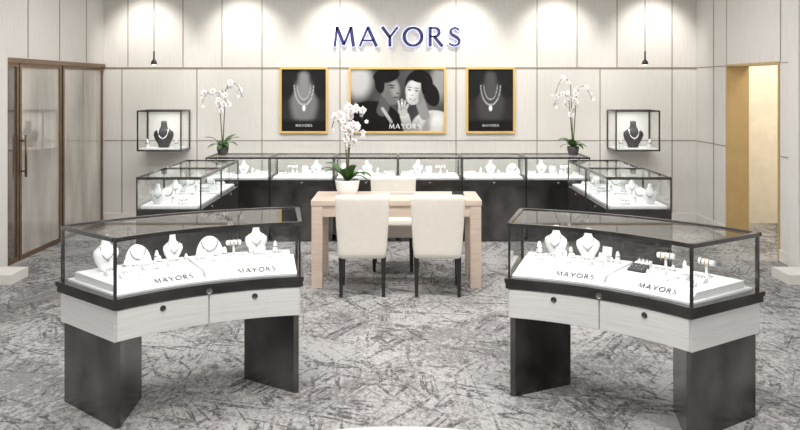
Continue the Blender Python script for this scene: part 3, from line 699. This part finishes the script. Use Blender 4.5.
def orchid(loc, height, pot, label, lean=1, nst=2, seed=1, fs=1.0, cnt=12):
    rnd=random.Random(seed); t=thing('potted_orchid', label, 'plant', loc)
    if pot=='white':
        g=lathe([(0.075,0),(0.085,0.01),(0.105,0.07),(0.115,0.13),(0.118,0.15),(0.108,0.15),(0.10,0.12),(0.05,0.11)],28); ph=0.15; pm=M_CER; pr=0.1
    else:
        g=lathe([(0.05,0),(0.055,0.01),(0.07,0.07),(0.072,0.11),(0.064,0.11),(0.06,0.09),(0.03,0.085)],24); ph=0.11; pm=M_DPOT; pr=0.06
    mesh_obj('pot', g[0], g[1], pm, t, True)
    g=xf(lathe([(pr*0.98,0),(pr*0.6,0.012),(0.01,0.018)],16), Matrix.Translation((0,0,ph-0.025))); mesh_obj('moss', g[0], g[1], M_MOSS, t, True)
    nl=11
    for i in range(nl):
        a=2*math.pi*i/nl+rnd.uniform(-.25,.25); L=rnd.uniform(0.19,0.28)*(1.15 if pot=='white' else 0.9); V=[];F=[];rows=8; up=rnd.uniform(0.6,1.4)
        for k in range(rows+1):
            u=k/rows; w=0.038*math.sin(math.pi*min(1,0.15+0.85*u))**0.7+0.002; r=0.01+L*u*0.8; z=ph-0.01+L*up*u-L*0.75*u*u
            for sx in (-1,0,1):
                V.append((r*math.cos(a)-math.sin(a)*w*sx, r*math.sin(a)+math.cos(a)*w*sx, z+(0.008 if sx else 0)))
        for k in range(rows):
            for j in range(2): b0=k*3+j; F.append((b0,b0+1,b0+4,b0+3))
        mesh_obj('leaf', V,F, M_LEAF, t, True)
    for s_ in range(nst):
        sgn = 1 if s_%2==0 else -1
        x1 = lean*sgn*(0.05+0.02*s_) ; pts=[]; hh=height*(1-0.1*s_)
        for k in range(22):
            u=k/21
            if u<0.62: q=u/0.62; x=x1*q*0.6; z=ph-0.02+(hh-ph)*0.88*q
            else:
                q=(u-0.62)/0.38; x=x1*0.6+lean*sgn*0.20*q; z=ph-0.02+(hh-ph)*(0.88+0.17*math.sin(q*2.2)-0.26*q*q)
            pts.append((x, 0.03*sgn*u, z))
        g=tube(pts,[0.007-0.0040*k/21 for k in range(22)],6); st=mesh_obj('stem', g[0], g[1], M_STEM, t, True)
        for k in range(cnt):
            u=0.46+0.54*k/(cnt-1); i0=u*21; a=int(min(20,i0)); fr=i0-a
            p=Vector(pts[a]).lerp(Vector(pts[a+1]),fr)+Vector((rnd.uniform(-.045,.045),-0.02+rnd.uniform(-.035,.03),rnd.uniform(-.045,.015)))
            o=mesh_obj('flower', FV,FF,[M_PETAL,M_LIP], t, True, key='orch_fl', mi=FM, loc=tuple(p), rot=(rnd.uniform(-.2,.35),rnd.uniform(-.4,.4),rnd.uniform(-1.2,1.2)))
            sc=fs*rnd.uniform(0.7,1.0)*(0.65 if k>cnt-3 else 1); o.scale=(sc,)*3
orchid((-0.50,7.60,0.80), 0.92, 'white', 'tall white orchid in a white ceramic pot on the table', 0.6, 3, 3, 1.0, 12)
orchid((-2.14,9.66,1.0), 0.92, 'dark', 'white orchid in a dark pot at the counter end', 1.0, 2, 5, 1.0, 12)
orchid((2.09,9.66,1.0), 0.98, 'dark', 'tall white orchid in a dark pot at the counter end', -0.9, 3, 9, 0.9, 9)

# ------------------------------------------------------------------ pendants
for px in (154, 645):
    x = pxX(px, 9.0)
    t = thing('pendant_lamp', 'slim black pendant lamp on a thin cord', 'lamp', (x, 9.0, 2.08))
    g = tube([(0,0,0.14),(0,0,HC-2.08-0.02)],0.004,6); mesh_obj('cord', g[0], g[1], M_BLACK, t)
    g = lathe([(0.03,0.0),(0.034,0.01),(0.032,0.03),(0.010,0.06),(0.009,0.15)],16); mesh_obj('lamp_shade', g[0], g[1], M_BLACK, t, True)
    g = lathe([(0.001,-0.012),(0.018,-0.008),(0.024,0.0),(0.02,0.004)],14); mesh_obj('bulb', g[0], g[1], M_BULB, t, True)
    g = lathe([(0.05,0),(0.05,0.02)],20); g=xf(g,Matrix.Translation((0,0,HC-2.08-0.02))); mesh_obj('ceiling_canopy', g[0], g[1], M_BLACK, t)

t = thing('round_table', 'white round display table, only its rim visible', 'table', (0.0, 1.69, 0))
g = lathe([(0.88,0.70),(0.90,0.705),(0.90,0.745),(0.88,0.75),(0.01,0.75)],72); mesh_obj('table_top', g[0], g[1], M_CER, t)
g = lathe([(0.32,0),(0.32,0.02),(0.12,0.05),(0.10,0.66),(0.2,0.70)],32); mesh_obj('pedestal', g[0], g[1], M_CER, t, True)

# ------------------------------------------------------------------ lights
def area(loc, sx, sy, e, col=(1,0.985,0.965), rot=(0,0,0)):
    l=bpy.data.lights.new('ceiling_lamp','AREA'); l.shape='RECTANGLE'; l.size=sx; l.size_y=sy; l.energy=e; l.color=col
    o=bpy.data.objects.new('ceiling_lamp',l); COL.objects.link(o); o.location=loc; o.rotation_euler=rot
def spot(loc, target, e, ang=60, blend=0.6, col=(1,0.965,0.92), r=0.05):
    l=bpy.data.lights.new('ceiling_spot','SPOT'); l.energy=e; l.spot_size=R(ang); l.spot_blend=blend; l.color=col; l.shadow_soft_size=r
    o=bpy.data.objects.new('ceiling_spot',l); COL.objects.link(o); o.location=loc
    o.rotation_euler=(Vector(target)-Vector(loc)).to_track_quat('-Z','Y').to_euler()
area((0,3.0,3.32), 5, 1.2, 110); area((0,6.0,3.32), 5, 0.8, 135); area((0,8.6,3.32), 6, 0.6, 115)
area((5.0,9.3,3.3),0.8,1.5,60,(1,0.94,0.84))
for x in (-3.4,-2.1,-0.8,0.8,2.1,3.4): spot((x,10.0,3.3),(x,10.8,2.2),85,75,0.8)
for x in (-1.3,1.3): spot((x,3.6,3.3),(x,4.9,0.5),130,60,0.7); spot((x*0.4,6.2,3.3),(x*0.3,7.4,0.5),80,50,0.7)  # unseen accent spots, added to throw bright pools on the front cases
for x in (-2.0,0.0,2.0): spot((x,8.4,3.3),(x,9.6,0.9),70,60,0.7)
w = bpy.data.worlds.new('World'); scene.world = w; w.use_nodes = True
w.node_tree.nodes['Background'].inputs[0].default_value = (1.0,0.99,0.98,1); w.node_tree.nodes['Background'].inputs[1].default_value = 1.1

# ------------------------------------------------------------------ camera
cd = bpy.data.cameras.new('Camera'); cam = bpy.data.objects.new('Camera', cd); COL.objects.link(cam)
cam.location = (0,0,1.85); cam.rotation_euler = (R(90),0,0)
cd.sensor_width = 36; cd.lens = 36; cd.shift_y = -130/800; cd.clip_end = 50
scene.camera = cam
